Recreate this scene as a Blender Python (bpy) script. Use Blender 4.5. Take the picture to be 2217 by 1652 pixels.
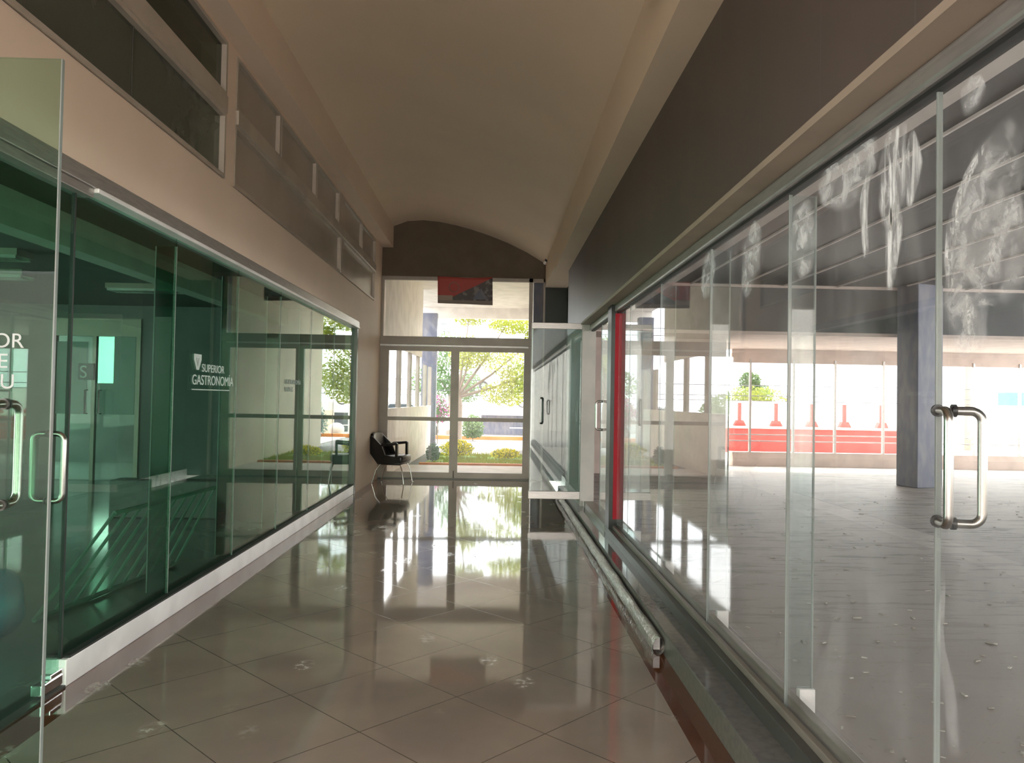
import bpy, bmesh, math, random
from mathutils import Vector, Matrix, noise
random.seed(7)
sc = bpy.context.scene
for o in list(bpy.data.objects): bpy.data.objects.remove(o)
C = bpy.data.collections.new('place'); sc.collection.children.link(C)
R = math.radians

# ------------------------------------------------------------ camera
F = 1660.0; EYE = 1.5
d = Vector(((1072-1108.5)/F, -(864-826)/F, 1.0)); roll = .018
u = Vector((roll, 1.0, -(roll*d.x + d.y))).normalized(); yv = d.normalized(); xv = u.cross(yv)
# rows = world axes written in camera axes (right, up, forward)
M = Matrix((xv, yv, u))
cam_d = bpy.data.cameras.new('camera'); cam = bpy.data.objects.new('camera', cam_d); C.objects.link(cam)
right = M @ Vector((1, 0, 0)); up = M @ Vector((0, 1, 0)); fwd = M @ Vector((0, 0, 1))
rot = Matrix((right, up, -fwd)).transposed()
cam.matrix_world = Matrix.Translation((0, 0, EYE)) @ rot.to_4x4()
cam_d.sensor_width = 36; cam_d.sensor_fit = 'HORIZONTAL'; cam_d.lens = 36*F/2217; cam_d.clip_start = .02; cam_d.clip_end = 400
sc.camera = cam

# ------------------------------------------------------------ world, exposure
w = bpy.data.worlds.new('overcast_sky'); sc.world = w; w.use_nodes = True
nt = w.node_tree; nt.nodes.clear()
bg = nt.nodes.new('ShaderNodeBackground'); wo = nt.nodes.new('ShaderNodeOutputWorld')
tc = nt.nodes.new('ShaderNodeTexCoord'); nz = nt.nodes.new('ShaderNodeTexNoise'); cr = nt.nodes.new('ShaderNodeValToRGB')
nz.inputs['Scale'].default_value = 2.2; nz.inputs['Detail'].default_value = 5
cr.color_ramp.elements[0].color = (.90, .95, 1, 1); cr.color_ramp.elements[0].position = .35
cr.color_ramp.elements[1].color = (1, .97, .93, 1); cr.color_ramp.elements[1].position = .55
nt.links.new(tc.outputs['Generated'], nz.inputs['Vector']); nt.links.new(nz.outputs['Fac'], cr.inputs['Fac'])
nt.links.new(cr.outputs['Color'], bg.inputs['Color']); nt.links.new(bg.outputs[0], wo.inputs[0])
bg.inputs['Strength'].default_value = 1.9
sd = bpy.data.lights.new('sun', 'SUN'); sd.energy = 1.7; sd.angle = R(12); sd.color = (1, .95, .86)
sun = bpy.data.objects.new('sun', sd); C.objects.link(sun); sun.rotation_euler = (R(-34), R(16), 0)   # high, veiled, from beyond the end door
vs = sc.view_settings
vs.view_transform = 'Standard'; vs.look = 'None'; vs.gamma = 1; vs.use_curve_mapping = False
vs.exposure = 2.22
cy = sc.cycles
cy.max_bounces = 14; cy.diffuse_bounces = 6; cy.glossy_bounces = 8; cy.transmission_bounces = 8
cy.transparent_max_bounces = 40; cy.sample_clamp_indirect = 6; cy.use_denoising = True

# ------------------------------------------------------------ materials
def nodes(name):
    m = bpy.data.materials.new(name); m.use_nodes = True
    t = m.node_tree; t.nodes.clear(); return m, t, t.nodes, t.links
def mathn(N, L, op, a, b=None, c=None):
    n = N.new('ShaderNodeMath'); n.operation = op
    for i, v in enumerate((a, b, c)):
        if v is None: continue
        if isinstance(v, (int, float)): n.inputs[i].default_value = v
        else: L.new(v, n.inputs[i])
    return n.outputs[0]
def mixc(N, L, fac, a, b):
    n = N.new('ShaderNodeMix'); n.data_type = 'RGBA'
    for i, v in ((0, fac), (6, a), (7, b)):
        if isinstance(v, (int, float)): n.inputs[i].default_value = v
        elif isinstance(v, tuple): n.inputs[i].default_value = (*v[:3], 1)
        else: L.new(v, n.inputs[i])
    return n.outputs[2]
def coords(N, L, scale=(1, 1, 1), rotz=0):
    g = N.new('ShaderNodeNewGeometry'); mp = N.new('ShaderNodeMapping')
    mp.inputs['Scale'].default_value = scale; mp.inputs['Rotation'].default_value = (0, 0, rotz)
    L.new(g.outputs['Position'], mp.inputs['Vector']); return mp.outputs[0]
def noi(N, L, vec, scale, detail=4, rough=.5, dist=0):
    n = N.new('ShaderNodeTexNoise'); n.inputs['Scale'].default_value = scale; n.inputs['Detail'].default_value = detail
    n.inputs['Roughness'].default_value = rough; n.inputs['Distortion'].default_value = dist
    L.new(vec, n.inputs['Vector']); return n.outputs['Fac']
def ramp(N, L, v, lo, hi):
    n = N.new('ShaderNodeMapRange'); n.inputs[1].default_value = lo; n.inputs[2].default_value = hi
    n.interpolation_type = 'SMOOTHSTEP'; L.new(v, n.inputs[0]); return n.outputs[0]
def princ(name, col, rough=.5, metal=0, col2=None, nscale=3, stretch=(1, 1, 1), bump=0, bscale=60, spec=.5, trans=0, coat=0, emit=0):
    m, t, N, L = nodes(name)
    p = N.new('ShaderNodeBsdfPrincipled'); o = N.new('ShaderNodeOutputMaterial'); L.new(p.outputs[0], o.inputs[0])
    p.inputs['Base Color'].default_value = (*col, 1); p.inputs['Roughness'].default_value = rough
    p.inputs['Metallic'].default_value = metal; p.inputs['Specular IOR Level'].default_value = spec
    p.inputs['Coat Weight'].default_value = coat; p.inputs['Coat Roughness'].default_value = .05
    v = coords(N, L, stretch)
    c2 = col2 or tuple(x*.86 for x in col)
    f = ramp(N, L, noi(N, L, v, nscale), .35, .68)
    L.new(mixc(N, L, f, col, c2), p.inputs['Base Color'])
    if bump:
        b = N.new('ShaderNodeBump'); b.inputs['Strength'].default_value = bump; b.inputs['Distance'].default_value = .01
        L.new(noi(N, L, v, bscale), b.inputs['Height']); L.new(b.outputs[0], p.inputs['Normal'])
    if trans:
        tr = N.new('ShaderNodeBsdfTranslucent'); tr.inputs[0].default_value = (*col, 1)
        mx = N.new('ShaderNodeMixShader'); mx.inputs[0].default_value = trans
        L.new(p.outputs[0], mx.inputs[1]); L.new(tr.outputs[0], mx.inputs[2]); L.new(mx.outputs[0], o.inputs[0])
    return m
def glass(name, tint, f0=.045, dust=0.0, dustcol=(.75, .76, .74), dscale=1.5, dstretch=(1, 1, 1), haze=0.0):
    m, t, N, L = nodes(name)
    o = N.new('ShaderNodeOutputMaterial')
    g = N.new('ShaderNodeNewGeometry'); vd = N.new('ShaderNodeVectorMath'); vd.operation = 'DOT_PRODUCT'
    L.new(g.outputs['Incoming'], vd.inputs[0]); L.new(g.outputs['Normal'], vd.inputs[1])
    a = mathn(N, L, 'ABSOLUTE', vd.outputs['Value']); a = mathn(N, L, 'SUBTRACT', 1.0, a)
    a = mathn(N, L, 'POWER', a, 5.0); a = mathn(N, L, 'MULTIPLY_ADD', a, 1-f0, f0)
    tr = N.new('ShaderNodeBsdfTransparent'); tr.inputs[0].default_value = (*tint, 1)
    gl = N.new('ShaderNodeBsdfGlossy'); gl.inputs['Roughness'].default_value = 0.0
    mx = N.new('ShaderNodeMixShader'); L.new(a, mx.inputs[0]); L.new(tr.outputs[0], mx.inputs[1]); L.new(gl.outputs[0], mx.inputs[2])
    if dust or haze:
        df = N.new('ShaderNodeBsdfDiffuse'); df.inputs[0].default_value = (*dustcol, 1)
        tl = N.new('ShaderNodeBsdfTranslucent'); tl.inputs[0].default_value = (*dustcol, 1)
        ds = N.new('ShaderNodeMixShader'); ds.inputs[0].default_value = .5
        L.new(df.outputs[0], ds.inputs[1]); L.new(tl.outputs[0], ds.inputs[2])
        v = coords(N, L, dstretch); f = ramp(N, L, noi(N, L, v, dscale, 6, .65, 1.2), .5, .8)
        f = mathn(N, L, 'MULTIPLY_ADD', f, dust, haze)
        m2 = N.new('ShaderNodeMixShader'); L.new(f, m2.inputs[0]); L.new(mx.outputs[0], m2.inputs[1]); L.new(ds.outputs[0], m2.inputs[2])
        mx = m2
    L.new(mx.outputs[0], o.inputs[0]); return m
def smear_mat(name, dens=.8, stretch=(1, 3, 1), scale=5, rotx=0):
    m, t, N, L = nodes(name); o = N.new('ShaderNodeOutputMaterial')
    tr = N.new('ShaderNodeBsdfTransparent'); df = N.new('ShaderNodeBsdfDiffuse'); tl = N.new('ShaderNodeBsdfTranslucent')
    for x in (df, tl): x.inputs[0].default_value = (.78, .77, .75, 1)
    ds = N.new('ShaderNodeMixShader'); ds.inputs[0].default_value = .5; L.new(df.outputs[0], ds.inputs[1]); L.new(tl.outputs[0], ds.inputs[2])
    v = coords(N, L, stretch)
    f = ramp(N, L, noi(N, L, v, scale, 7, .62, .6), .38, .72)
    uv = N.new('ShaderNodeAttribute'); uv.attribute_name = 'fade'
    f = mathn(N, L, 'MULTIPLY', mathn(N, L, 'MULTIPLY_ADD', f, dens, .12), uv.outputs['Fac'])
    mx = N.new('ShaderNodeMixShader'); L.new(f, mx.inputs[0]); L.new(tr.outputs[0], mx.inputs[1]); L.new(ds.outputs[0], mx.inputs[2])
    L.new(mx.outputs[0], o.inputs[0]); return m

MT = {}
MT['paint'] = princ('warm_beige_paint', (.84, .68, .55), .6, nscale=.9, col2=(.80, .645, .52), bump=.05, bscale=30)
MT['ceil'] = princ('ceiling_paint', (.74, .60, .45), .75, nscale=.7, col2=(.70, .565, .43), bump=.05, bscale=8)
MT['brown'] = princ('shaded_lintel_paint', (.13, .095, .065), .7)  # corridor paint darkened: the shade on the lintel is put into its colour
MT['alu'] = princ('brushed_aluminium', (.46, .44, .42), .36, .7, nscale=8, stretch=(1, 1, 8))
MT['alu_white'] = princ('pale_aluminium', (.95, .93, .92), .35, .15)
MT['alu_grey'] = princ('grey_aluminium_frame', (.27, .235, .20), .4, .35)
MT['alu_dark'] = princ('dark_aluminium', (.10, .10, .09), .4, .5)
MT['steel'] = princ('satin_steel', (.44, .415, .385), .27, 1.0)
MT['chrome'] = princ('chrome', (.8, .8, .8), .08, 1.0)
MT['black'] = princ('black_plastic', (.012, .012, .012), .35)
MT['seat'] = princ('black_leatherette', (.014, .012, .012), .3, bump=.1, bscale=90)
MT['red'] = princ('red_film', (.30, .006, .015), .5, spec=.2)
MT['darkpost'] = princ('dark_green_black_metal', (.015, .02, .016), .35, .3)
MT['green'] = glass('green_tinted_glass', (.48, .72, .60), .05)
MT['fin_green'] = glass('green_glass_fin', (.22, .50, .38), .02)
MT['leaf_glass'] = glass('open_leaf_glass', (.78, .92, .84), .010)
MT['clear'] = glass('dusty_clear_glass', (.955, .965, .96), .045, dust=.10, haze=.012, dscale=1.4, dstretch=(1, 1.3, .8))
MT['clear2'] = glass('clear_window_glass', (.97, .98, .98), .02)
MT['fin'] = glass('clear_glass_fin', (.90, .95, .95), .06, dust=.10, haze=.035, dscale=5)
MT['far_leaf'] = glass('dusty_leaf_glass', (.72, .82, .80), .10, dust=.14, haze=.05, dscale=3)
MT['glass_edge'] = princ('green_glass_edge', (.42, .45, .43), .2, .0, spec=.6, trans=.5)
MT['clere'] = glass('clerestory_glass', (.42, .50, .42), .05, dust=.08, haze=.22, dustcol=(.58, .57, .47))
MT['clere_dark'] = glass('clerestory_glass_dark', (.30, .38, .28), .04, haze=.10, dustcol=(.5, .5, .38))
MT['frost'] = princ('frosted_beige_panel', (.44, .38, .315), .3, nscale=1.4)
MT['concrete'] = princ('concrete_column_paint', (.12, .13, .19), .5, nscale=2.5, col2=(.19, .19, .22), stretch=(3, 3, 1))
MT['white_block'] = princ('white_shoe', (.8, .79, .78), .35)
MT['darkceil'] = princ('dark_grey_ceiling', (.07, .07, .075), .6, nscale=1.2)
MT['white'] = princ('white_paint', (.86, .81, .77), .6)
MT['pinkish'] = princ('pinkish_cream_plaster', (.62, .52, .47), .7)
MT['cream'] = princ('cream_plaster', (.78, .68, .55), .7, nscale=1)
MT['pier'] = princ('grey_beige_plaster', (.40, .36, .32), .7)
MT['rail'] = princ('pale_grey_rail', (.55, .49, .42), .4, .2)
MT['wire'] = princ('dark_cable', (.08, .08, .09), .5)
MT['asphalt'] = princ('street_asphalt', (.20, .19, .195), .8, nscale=1)
MT['pave'] = princ('sidewalk_concrete', (.66, .61, .57), .8)
MT['orange'] = princ('orange_kerb_paint', (.60, .20, .05), .6)
MT['grass'] = princ('bright_lawn', (.30, .46, .07), .8, nscale=3, col2=(.18, .32, .06))
MT['leaf_y'] = princ('yellow_green_leaves', (.34, .36, .04), .6, trans=.45, nscale=2, col2=(.20, .27, .04))
MT['leaf_g'] = princ('mid_green_leaves', (.12, .20, .06), .6, trans=.4, nscale=2, col2=(.07, .14, .05))
MT['leaf_b'] = princ('blue_green_leaves', (.20, .26, .24), .6, trans=.3)
MT['flower_y'] = princ('yellow_blossom', (.95, .85, .03), .6, trans=.3, col2=(.9, .78, .03))
MT['flower_p'] = princ('magenta_blossom', (.50, .07, .30), .6, trans=.3)
MT['bark'] = princ('bark', (.24, .19, .15), .8)
MT['redwall'] = princ('red_painted_metal', (.42, .032, .024), .5, nscale=1.5, col2=(.36, .045, .035))
MT['blue'] = princ('turquoise_awning', (.05, .28, .45), .5)
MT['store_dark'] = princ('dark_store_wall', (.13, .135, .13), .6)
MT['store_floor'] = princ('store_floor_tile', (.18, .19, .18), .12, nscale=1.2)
MT['film'] = princ('white_window_film', (.50, .56, .54), .5, trans=.6)
MT['vinyl'] = princ('white_vinyl', (.75, .78, .76), .5, trans=.4)
MT['vinyl_grey'] = princ('grey_vinyl', (.42, .45, .43), .5, trans=.3)
MT['rubber'] = princ('black_gasket', (.02, .02, .02), .5)
MT['litter'] = princ('dry_litter', (.30, .27, .24), .8, nscale=20, col2=(.62, .60, .56))
MT['bag'] = princ('blue_plastic', (.05, .22, .42), .35)
MT['rack'] = princ('pale_green_metal', (.42, .60, .52), .4)
MT['carpaint'] = princ('silver_car_paint', (.62, .64, .68), .25, .3)
MT['tyre'] = princ('tyre_rubber', (.03, .03, .03), .7)
MT['carglass'] = princ('car_window', (.05, .06, .07), .1)
MT['step'] = princ('grey_terrazzo_riser', (.13, .12, .105), .45, nscale=30, col2=(.10, .093, .082))
MT['steptop'] = princ('polished_step_granite', (.16, .155, .15), .06, nscale=25, col2=(.13, .125, .125), spec=.9)
MT['fluor'] = princ('louvre_lamp_metal', (.75, .78, .76), .2, .9)

# corridor floor: diagonal polished tiles, with a brick-coloured border strip on both sides
def floor_mat():
    m, t, N, L = nodes('polished_diagonal_tile'); o = N.new('ShaderNodeOutputMaterial'); p = N.new('ShaderNodeBsdfPrincipled')
    L.new(p.outputs[0], o.inputs[0])
    g = N.new('ShaderNodeNewGeometry'); s = N.new('ShaderNodeSeparateXYZ'); L.new(g.outputs['Position'], s.inputs[0])
    x, y = s.outputs[0], s.outputs[1]
    def lines(v, off, per, wdt):
        a = mathn(N, L, 'SUBTRACT', v, off - per*40); a = mathn(N, L, 'DIVIDE', a, per); a = mathn(N, L, 'FRACT', a)
        a = mathn(N, L, 'SUBTRACT', a, .5); a = mathn(N, L, 'ABSOLUTE', a); a = mathn(N, L, 'GREATER_THAN', a, .5-wdt); return a
    a = mathn(N, L, 'ADD', x, y); b = mathn(N, L, 'SUBTRACT', x, y)
    l1 = lines(a, 2.90, .83, .0042); l2 = lines(b, -3.225, .835, .0042)
    grout = mathn(N, L, 'MAXIMUM', l1, l2)
    v = coords(N, L); f = ramp(N, L, noi(N, L, v, 2.0, 6), .3, .7)
    base = mixc(N, L, f, (.36, .295, .245), (.30, .245, .21))
    # border strips
    bl = mathn(N, L, 'LESS_THAN', x, -1.985); br = mathn(N, L, 'GREATER_THAN', x, .885)
    bd = mathn(N, L, 'MAXIMUM', bl, br)
    grout = mathn(N, L, 'MULTIPLY', grout, mathn(N, L, 'SUBTRACT', 1.0, bd))
    f2 = noi(N, L, v, 9, 4)
    base = mixc(N, L, bd, base, mixc(N, L, f2, (.15, .050, .022), (.09, .032, .016)))
    base = mixc(N, L, grout, base, (.09, .07, .055))
    # dusty shoe prints: small elongated pale spots scattered near the left glass
    vo = N.new('ShaderNodeTexVoronoi'); vo.inputs['Scale'].default_value = 1.0; vo.inputs['Randomness'].default_value = 1
    L.new(coords(N, L, (3.4, 2.0, 1), .5), vo.inputs['Vector'])
    spot = mathn(N, L, 'SUBTRACT', 1.0, ramp(N, L, vo.outputs['Distance'], .13, .24))
    spot = mathn(N, L, 'MULTIPLY', spot, ramp(N, L, noi(N, L, v, 26, 3), .40, .62))
    spot = mathn(N, L, 'MULTIPLY', spot, ramp(N, L, noi(N, L, v, .9, 2), .38, .52))
    base = mixc(N, L, mathn(N, L, 'MULTIPLY', spot, .55), base, (.55, .50, .44))
    L.new(base, p.inputs['Base Color'])
    rg = mathn(N, L, 'MULTIPLY_ADD', grout, .12, .035); rg = mathn(N, L, 'MULTIPLY_ADD', spot, .25, rg)
    rg = mathn(N, L, 'MULTIPLY_ADD', noi(N, L, v, 1.4, 5), .03, rg)
    L.new(rg, p.inputs['Roughness']); p.inputs['Specular IOR Level'].default_value = .9; p.inputs['IOR'].default_value = 1.85
    bp = N.new('ShaderNodeBump'); bp.inputs['Strength'].default_value = .035; bp.inputs['Distance'].default_value = .02
    L.new(noi(N, L, v, 1.1, 2), bp.inputs['Height']); L.new(bp.outputs[0], p.inputs['Normal'])
    return m
MT['floor'] = floor_mat()
def hall_mat():
    m, t, N, L = nodes('dirty_hall_tile'); o = N.new('ShaderNodeOutputMaterial'); p = N.new('ShaderNodeBsdfPrincipled')
    L.new(p.outputs[0], o.inputs[0])
    v = coords(N, L); vs_ = coords(N, L, (.7, 4.2, 1), -.15)
    base = mixc(N, L, ramp(N, L, noi(N, L, v, .7, 5), .3, .7), (.40, .365, .345), (.33, .30, .285))
    st = ramp(N, L, noi(N, L, vs_, 2.4, 8, .7, .8), .52, .60)
    g = N.new('ShaderNodeNewGeometry'); s = N.new('ShaderNodeSeparateXYZ'); L.new(g.outputs['Position'], s.inputs[0])
    st = mathn(N, L, 'MULTIPLY', st, ramp(N, L, s.outputs[1], 3.0, 7.5))
    base = mixc(N, L, mathn(N, L, 'MULTIPLY', st, .8), base, (.085, .078, .075))
    sp = ramp(N, L, noi(N, L, v, 38, 3), .66, .72)
    base = mixc(N, L, mathn(N, L, 'MULTIPLY', sp, .5), base, (.2, .18, .16))
    L.new(base, p.inputs['Base Color']); p.inputs['Roughness'].default_value = .5; p.inputs['Specular IOR Level'].default_value = .25
    return m
MT['hall'] = hall_mat()
def clad_mat():
    m, t, N, L = nodes('mauve_grey_cladding'); o = N.new('ShaderNodeOutputMaterial'); p = N.new('ShaderNodeBsdfPrincipled')
    L.new(p.outputs[0], o.inputs[0])
    g = N.new('ShaderNodeNewGeometry'); s = N.new('ShaderNodeSeparateXYZ'); L.new(g.outputs['Position'], s.inputs[0])
    a = mathn(N, L, 'FRACT', mathn(N, L, 'DIVIDE', mathn(N, L, 'ADD', s.outputs[1], 12), .61)); a = mathn(N, L, 'LESS_THAN', a, .010)
    v = coords(N, L, (1, 1, .4)); f = ramp(N, L, noi(N, L, v, 2, 5), .3, .7)
    base = mixc(N, L, f, (.098, .076, .066), (.082, .066, .056))
    scr = ramp(N, L, noi(N, L, coords(N, L, (1, .5, 14)), 3, 6, .7), .70, .74)
    base = mixc(N, L, mathn(N, L, 'MULTIPLY', scr, .25), base, (.5, .46, .45))
    L.new(mixc(N, L, a, base, (.10, .09, .09)), p.inputs['Base Color']); p.inputs['Roughness'].default_value = .42
    return m
MT['clad'] = clad_mat()
def wrap_mat():
    m, t, N, L = nodes('crumpled_plastic_wrap'); o = N.new('ShaderNodeOutputMaterial'); p = N.new('ShaderNodeBsdfPrincipled')
    L.new(p.outputs[0], o.inputs[0]); p.inputs['Base Color'].default_value = (.50, .47, .42, 1); p.inputs['Roughness'].default_value = .08
    p.inputs['Metallic'].default_value = .6; p.inputs['Specular IOR Level'].default_value = 1
    v = coords(N, L, (1, .6, 1)); b = N.new('ShaderNodeBump'); b.inputs['Strength'].default_value = 1; b.inputs['Distance'].default_value = .05
    L.new(noi(N, L, v, 22, 5, .6, 1.5), b.inputs['Height']); L.new(b.outputs[0], p.inputs['Normal']); return m
MT['wrap'] = wrap_mat()
def banner_mat():
    m, t, N, L = nodes('printed_banner_cloth'); o = N.new('ShaderNodeOutputMaterial'); p = N.new('ShaderNodeBsdfPrincipled')
    L.new(p.outputs[0], o.inputs[0]); p.inputs['Roughness'].default_value = .6
    g = N.new('ShaderNodeNewGeometry'); s = N.new('ShaderNodeSeparateXYZ'); L.new(g.outputs['Position'], s.inputs[0])
    x = mathn(N, L, 'DIVIDE', mathn(N, L, 'ADD', s.outputs[0], 1.11), 1.02); z = mathn(N, L, 'DIVIDE', mathn(N, L, 'SUBTRACT', s.outputs[2], 3.26), .5)
    dg = mathn(N, L, 'SUBTRACT', z, mathn(N, L, 'MULTIPLY_ADD', x, 1.02, -.04))
    redm = ramp(N, L, dg, -.02, .02)
    low = mathn(N, L, 'LESS_THAN', z, .30); corner = mathn(N, L, 'MULTIPLY', low, mathn(N, L, 'LESS_THAN', x, .28))
    foot = mathn(N, L, 'LESS_THAN', z, .12)
    f = noi(N, L, coords(N, L, (1, 1, 1)), 9, 3)
    dark = mixc(N, L, ramp(N, L, f, .48, .62), (.10, .085, .085), (.22, .20, .20))
    c = mixc(N, L, redm, dark, (.42, .07, .06)); c = mixc(N, L, corner, c, (.36, .28, .23)); c = mixc(N, L, foot, c, (.26, .21, .18))
    L.new(c, p.inputs['Base Color']); return m
MT['banner'] = banner_mat()

# ------------------------------------------------------------ builders
class B:
    def __init__(s): s.bm = bmesh.new()
    def box(s, x0, x1, y0, y1, z0, z1, bev=0):
        r = bmesh.ops.create_cube(s.bm, size=1)['verts']
        for v in r: v.co = Vector((x0+(v.co.x+.5)*(x1-x0), y0+(v.co.y+.5)*(y1-y0), z0+(v.co.z+.5)*(z1-z0)))
        if bev:
            e = list({e for v in r for e in v.link_edges})
            bmesh.ops.bevel(s.bm, geom=e, offset=bev, segments=2, affect='EDGES', profile=.5)
        return s
    def prism(s, pts, axis, a, b):
        """pts: 2-D outline; axis 'y': (x,z) swept along y, 'x': (y,z) along x, 'z': (x,y) along z"""
        def P(p, t): return {'y': (p[0], t, p[1]), 'x': (t, p[0], p[1]), 'z': (p[0], p[1], t)}[axis]
        v0 = [s.bm.verts.new(P(p, a)) for p in pts]; v1 = [s.bm.verts.new(P(p, b)) for p in pts]; n = len(pts)
        fs = [s.bm.faces.new(v0), s.bm.faces.new(v1[::-1])]
        for i in range(n): fs.append(s.bm.faces.new((v0[i], v1[i], v1[(i+1) % n], v0[(i+1) % n])))
        return s
    def tube(s, pts, r, seg=10, cap=True):
        pts = [Vector(p) for p in pts]; rs = r if isinstance(r, (list, tuple)) else [r]*len(pts)
        rings = []; prev = None
        for i, p in enumerate(pts):
            t = (pts[min(i+1, len(pts)-1)] - pts[max(i-1, 0)]).normalized()
            if prev is None:
                a = t.orthogonal().normalized()
            else:
                a = (prev - t*prev.dot(t)).normalized()
            prev = a; b = t.cross(a)
            rings.append([s.bm.verts.new(p + (a*math.cos(2*math.pi*k/seg) + b*math.sin(2*math.pi*k/seg))*rs[i]) for k in range(seg)])
        for i in range(len(rings)-1):
            for k in range(seg): s.bm.faces.new((rings[i][k], rings[i][(k+1) % seg], rings[i+1][(k+1) % seg], rings[i+1][k]))
        if cap: s.bm.faces.new(rings[0][::-1]); s.bm.faces.new(rings[-1])
        return s
    def ball(s, c, r, sx=1, sy=1, sz=1, sub=2):
        v = bmesh.ops.create_icosphere(s.bm, subdivisions=sub, radius=r)['verts']
        for q in v: q.co = Vector(c) + Vector((q.co.x*sx, q.co.y*sy, q.co.z*sz))
        return s
    def grid(s, f, nu, nv, thick=None):
        vs_ = [[s.bm.verts.new(f(i/nu, j/nv)) for j in range(nv+1)] for i in range(nu+1)]
        for i in range(nu):
            for j in range(nv): s.bm.faces.new((vs_[i][j], vs_[i+1][j], vs_[i+1][j+1], vs_[i][j+1]))
        return s
    def leaves(s, blobs, n, size, zmin=-9):
        for _ in range(n):
            c, r = random.choice(blobs); r = Vector(r) if not isinstance(r, (int, float)) else Vector((r, r, r))
            dv = Vector((random.gauss(0, 1), random.gauss(0, 1), random.gauss(0, 1))).normalized()*(random.random()**.4)
            p = Vector(c) + Vector((dv.x*r.x, dv.y*r.y, dv.z*r.z)); sz = size*random.uniform(.6, 1.4)
            a = Vector((random.gauss(0, 1), random.gauss(0, 1), random.gauss(0, 1))).normalized(); b = a.orthogonal().normalized()
            q = [p + a*sz, p + b*sz*.5, p - a*sz, p - b*sz*.5]
            if min(v.z for v in q) < zmin: continue
            s.bm.faces.new([s.bm.verts.new(x) for x in q])
        return s
    def done(s, name, mat, parent=None, smooth=False, origin=None):
        bmesh.ops.recalc_face_normals(s.bm, faces=s.bm.faces)
        me = bpy.data.meshes.new(name); 
        if smooth:
            for f in s.bm.faces: f.smooth = True
        s.bm.to_mesh(me); s.bm.free()
        me.materials.append(MT[mat] if isinstance(mat, str) else mat)
        if smooth and hasattr(me, 'set_sharp_from_angle'): me.set_sharp_from_angle(angle=R(50))
        o = bpy.data.objects.new(name, me); C.objects.link(o)
        if parent: o.parent = parent; 
        if parent:
            o.matrix_parent_inverse = Matrix.Translation(-parent.location) if parent.rotation_euler.z == 0 and parent.location.length else Matrix()
        return o
def tag(o, label=None, cat=None, group=None, kind=None):
    if label: o['label'] = label
    if cat: o['category'] = cat
    if group: o['group'] = group
    if kind: o['kind'] = kind
    return o
def thing(name, label, cat, loc=(0, 0, 0), group=None, kind=None):
    o = bpy.data.objects.new(name, None); C.objects.link(o); o.location = loc; o.empty_display_size = .1
    return tag(o, label, cat, group, kind)
def struct(name, b, mat, label=None, cat=None, smooth=False):
    return tag(b.done(name, mat, smooth=smooth), label, cat, kind='structure')
def text_mesh(name, body, size, mat, matrix, parent, extrude=.001, sx=1):
    cu = bpy.data.curves.new(name, 'FONT'); cu.body = body; cu.size = size; cu.extrude = extrude
    ob = bpy.data.objects.new(name, cu); C.objects.link(ob)
    dg = bpy.context.evaluated_depsgraph_get(); me = bpy.data.meshes.new_from_object(ob.evaluated_get(dg))
    bpy.data.objects.remove(ob); me.materials.clear(); me.materials.append(MT[mat])
    for v in me.vertices: v.co.x *= sx
    me.transform(matrix)
    o = bpy.data.objects.new(name, me); C.objects.link(o)
    if parent:
        o.parent = parent; o.matrix_parent_inverse = Matrix.Translation(-parent.location)
    return o

LX, RX = -2.15, 1.25
YB, YE = -4.5, 14.28      # back and far end of the corridor
HF = .12                  # floor level of the hall on the right

# ------------------------------------------------------------ setting: floors, walls, ceilings
struct('floor', B().box(LX-.12, 1.03, YB, YE+.1, -.1, 0), 'floor', 'polished beige corridor floor of diagonal tiles with brick-red borders', 'floor')
struct('step', B().box(1.03, 1.17, YB, 12.3, -.1, .13, .004), 'step', 'grey step along the right storefront', 'step')
struct('step_top', B().box(1.035, 1.17, YB, 12.3, .13, .134), 'steptop', 'dark polished top of the step along the right storefront', 'step')
struct('floor_hall', B().box(1.26, 15, YB, 17.1, -.1, HF), 'hall', 'dirty pale floor of the empty hall on the right', 'floor')
# left wall: band over the shop glass, wall end, piece over the clerestory
b = B(); b.box(LX-.2, LX, YB, YE, 2.665, 3.175); b.box(LX-.2, LX, 11.97, YE, 0, 2.665)
b.box(LX-.2, LX, YB, YE, 4.255, 4.9); b.box(LX-.2, LX, 13.40, YE, 3.175, 4.255); b.box(LX-.2, LX+.012, 5.99, 6.19, 3.175, 4.255)
struct('wall_left', b, 'paint', 'warm beige wall band above the green shop glass', 'wall')
b = B(); b.box(LX, -1.95, YB, YE, 4.29, 4.75)
struct('trim_1', b, 'paint', 'beige cornice beam above the clerestory windows', 'beam')
# vaulted ceiling
prof = [(-1.95, 4.69), (-1.7, 4.79), (-1.4, 4.815), (-1.1, 4.79), (-.8, 4.735), (-.5, 4.66), (-.15, 4.55), (.19, 4.42), (.55, 4.25), (.9, 4.04)]
struct('ceiling', B().prism(prof + [(.9, 5.1), (-1.95, 5.1)], 'y', YB, YE+.2), 'ceil', 'curved beige vault over the corridor', 'ceiling', smooth=True)
struct('trim_2', B().box(.9, 1.14, YB, 12.0, 3.54, 4.3), 'ceil', 'beige beam along the right edge of the vault', 'beam')
b = B(); b.box(.9, 1.5, 12.0, 14.5, 3.60, 4.3)
struct('trim_3', b, 'ceil', 'short beige beam end above the dark column', 'beam')
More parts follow.
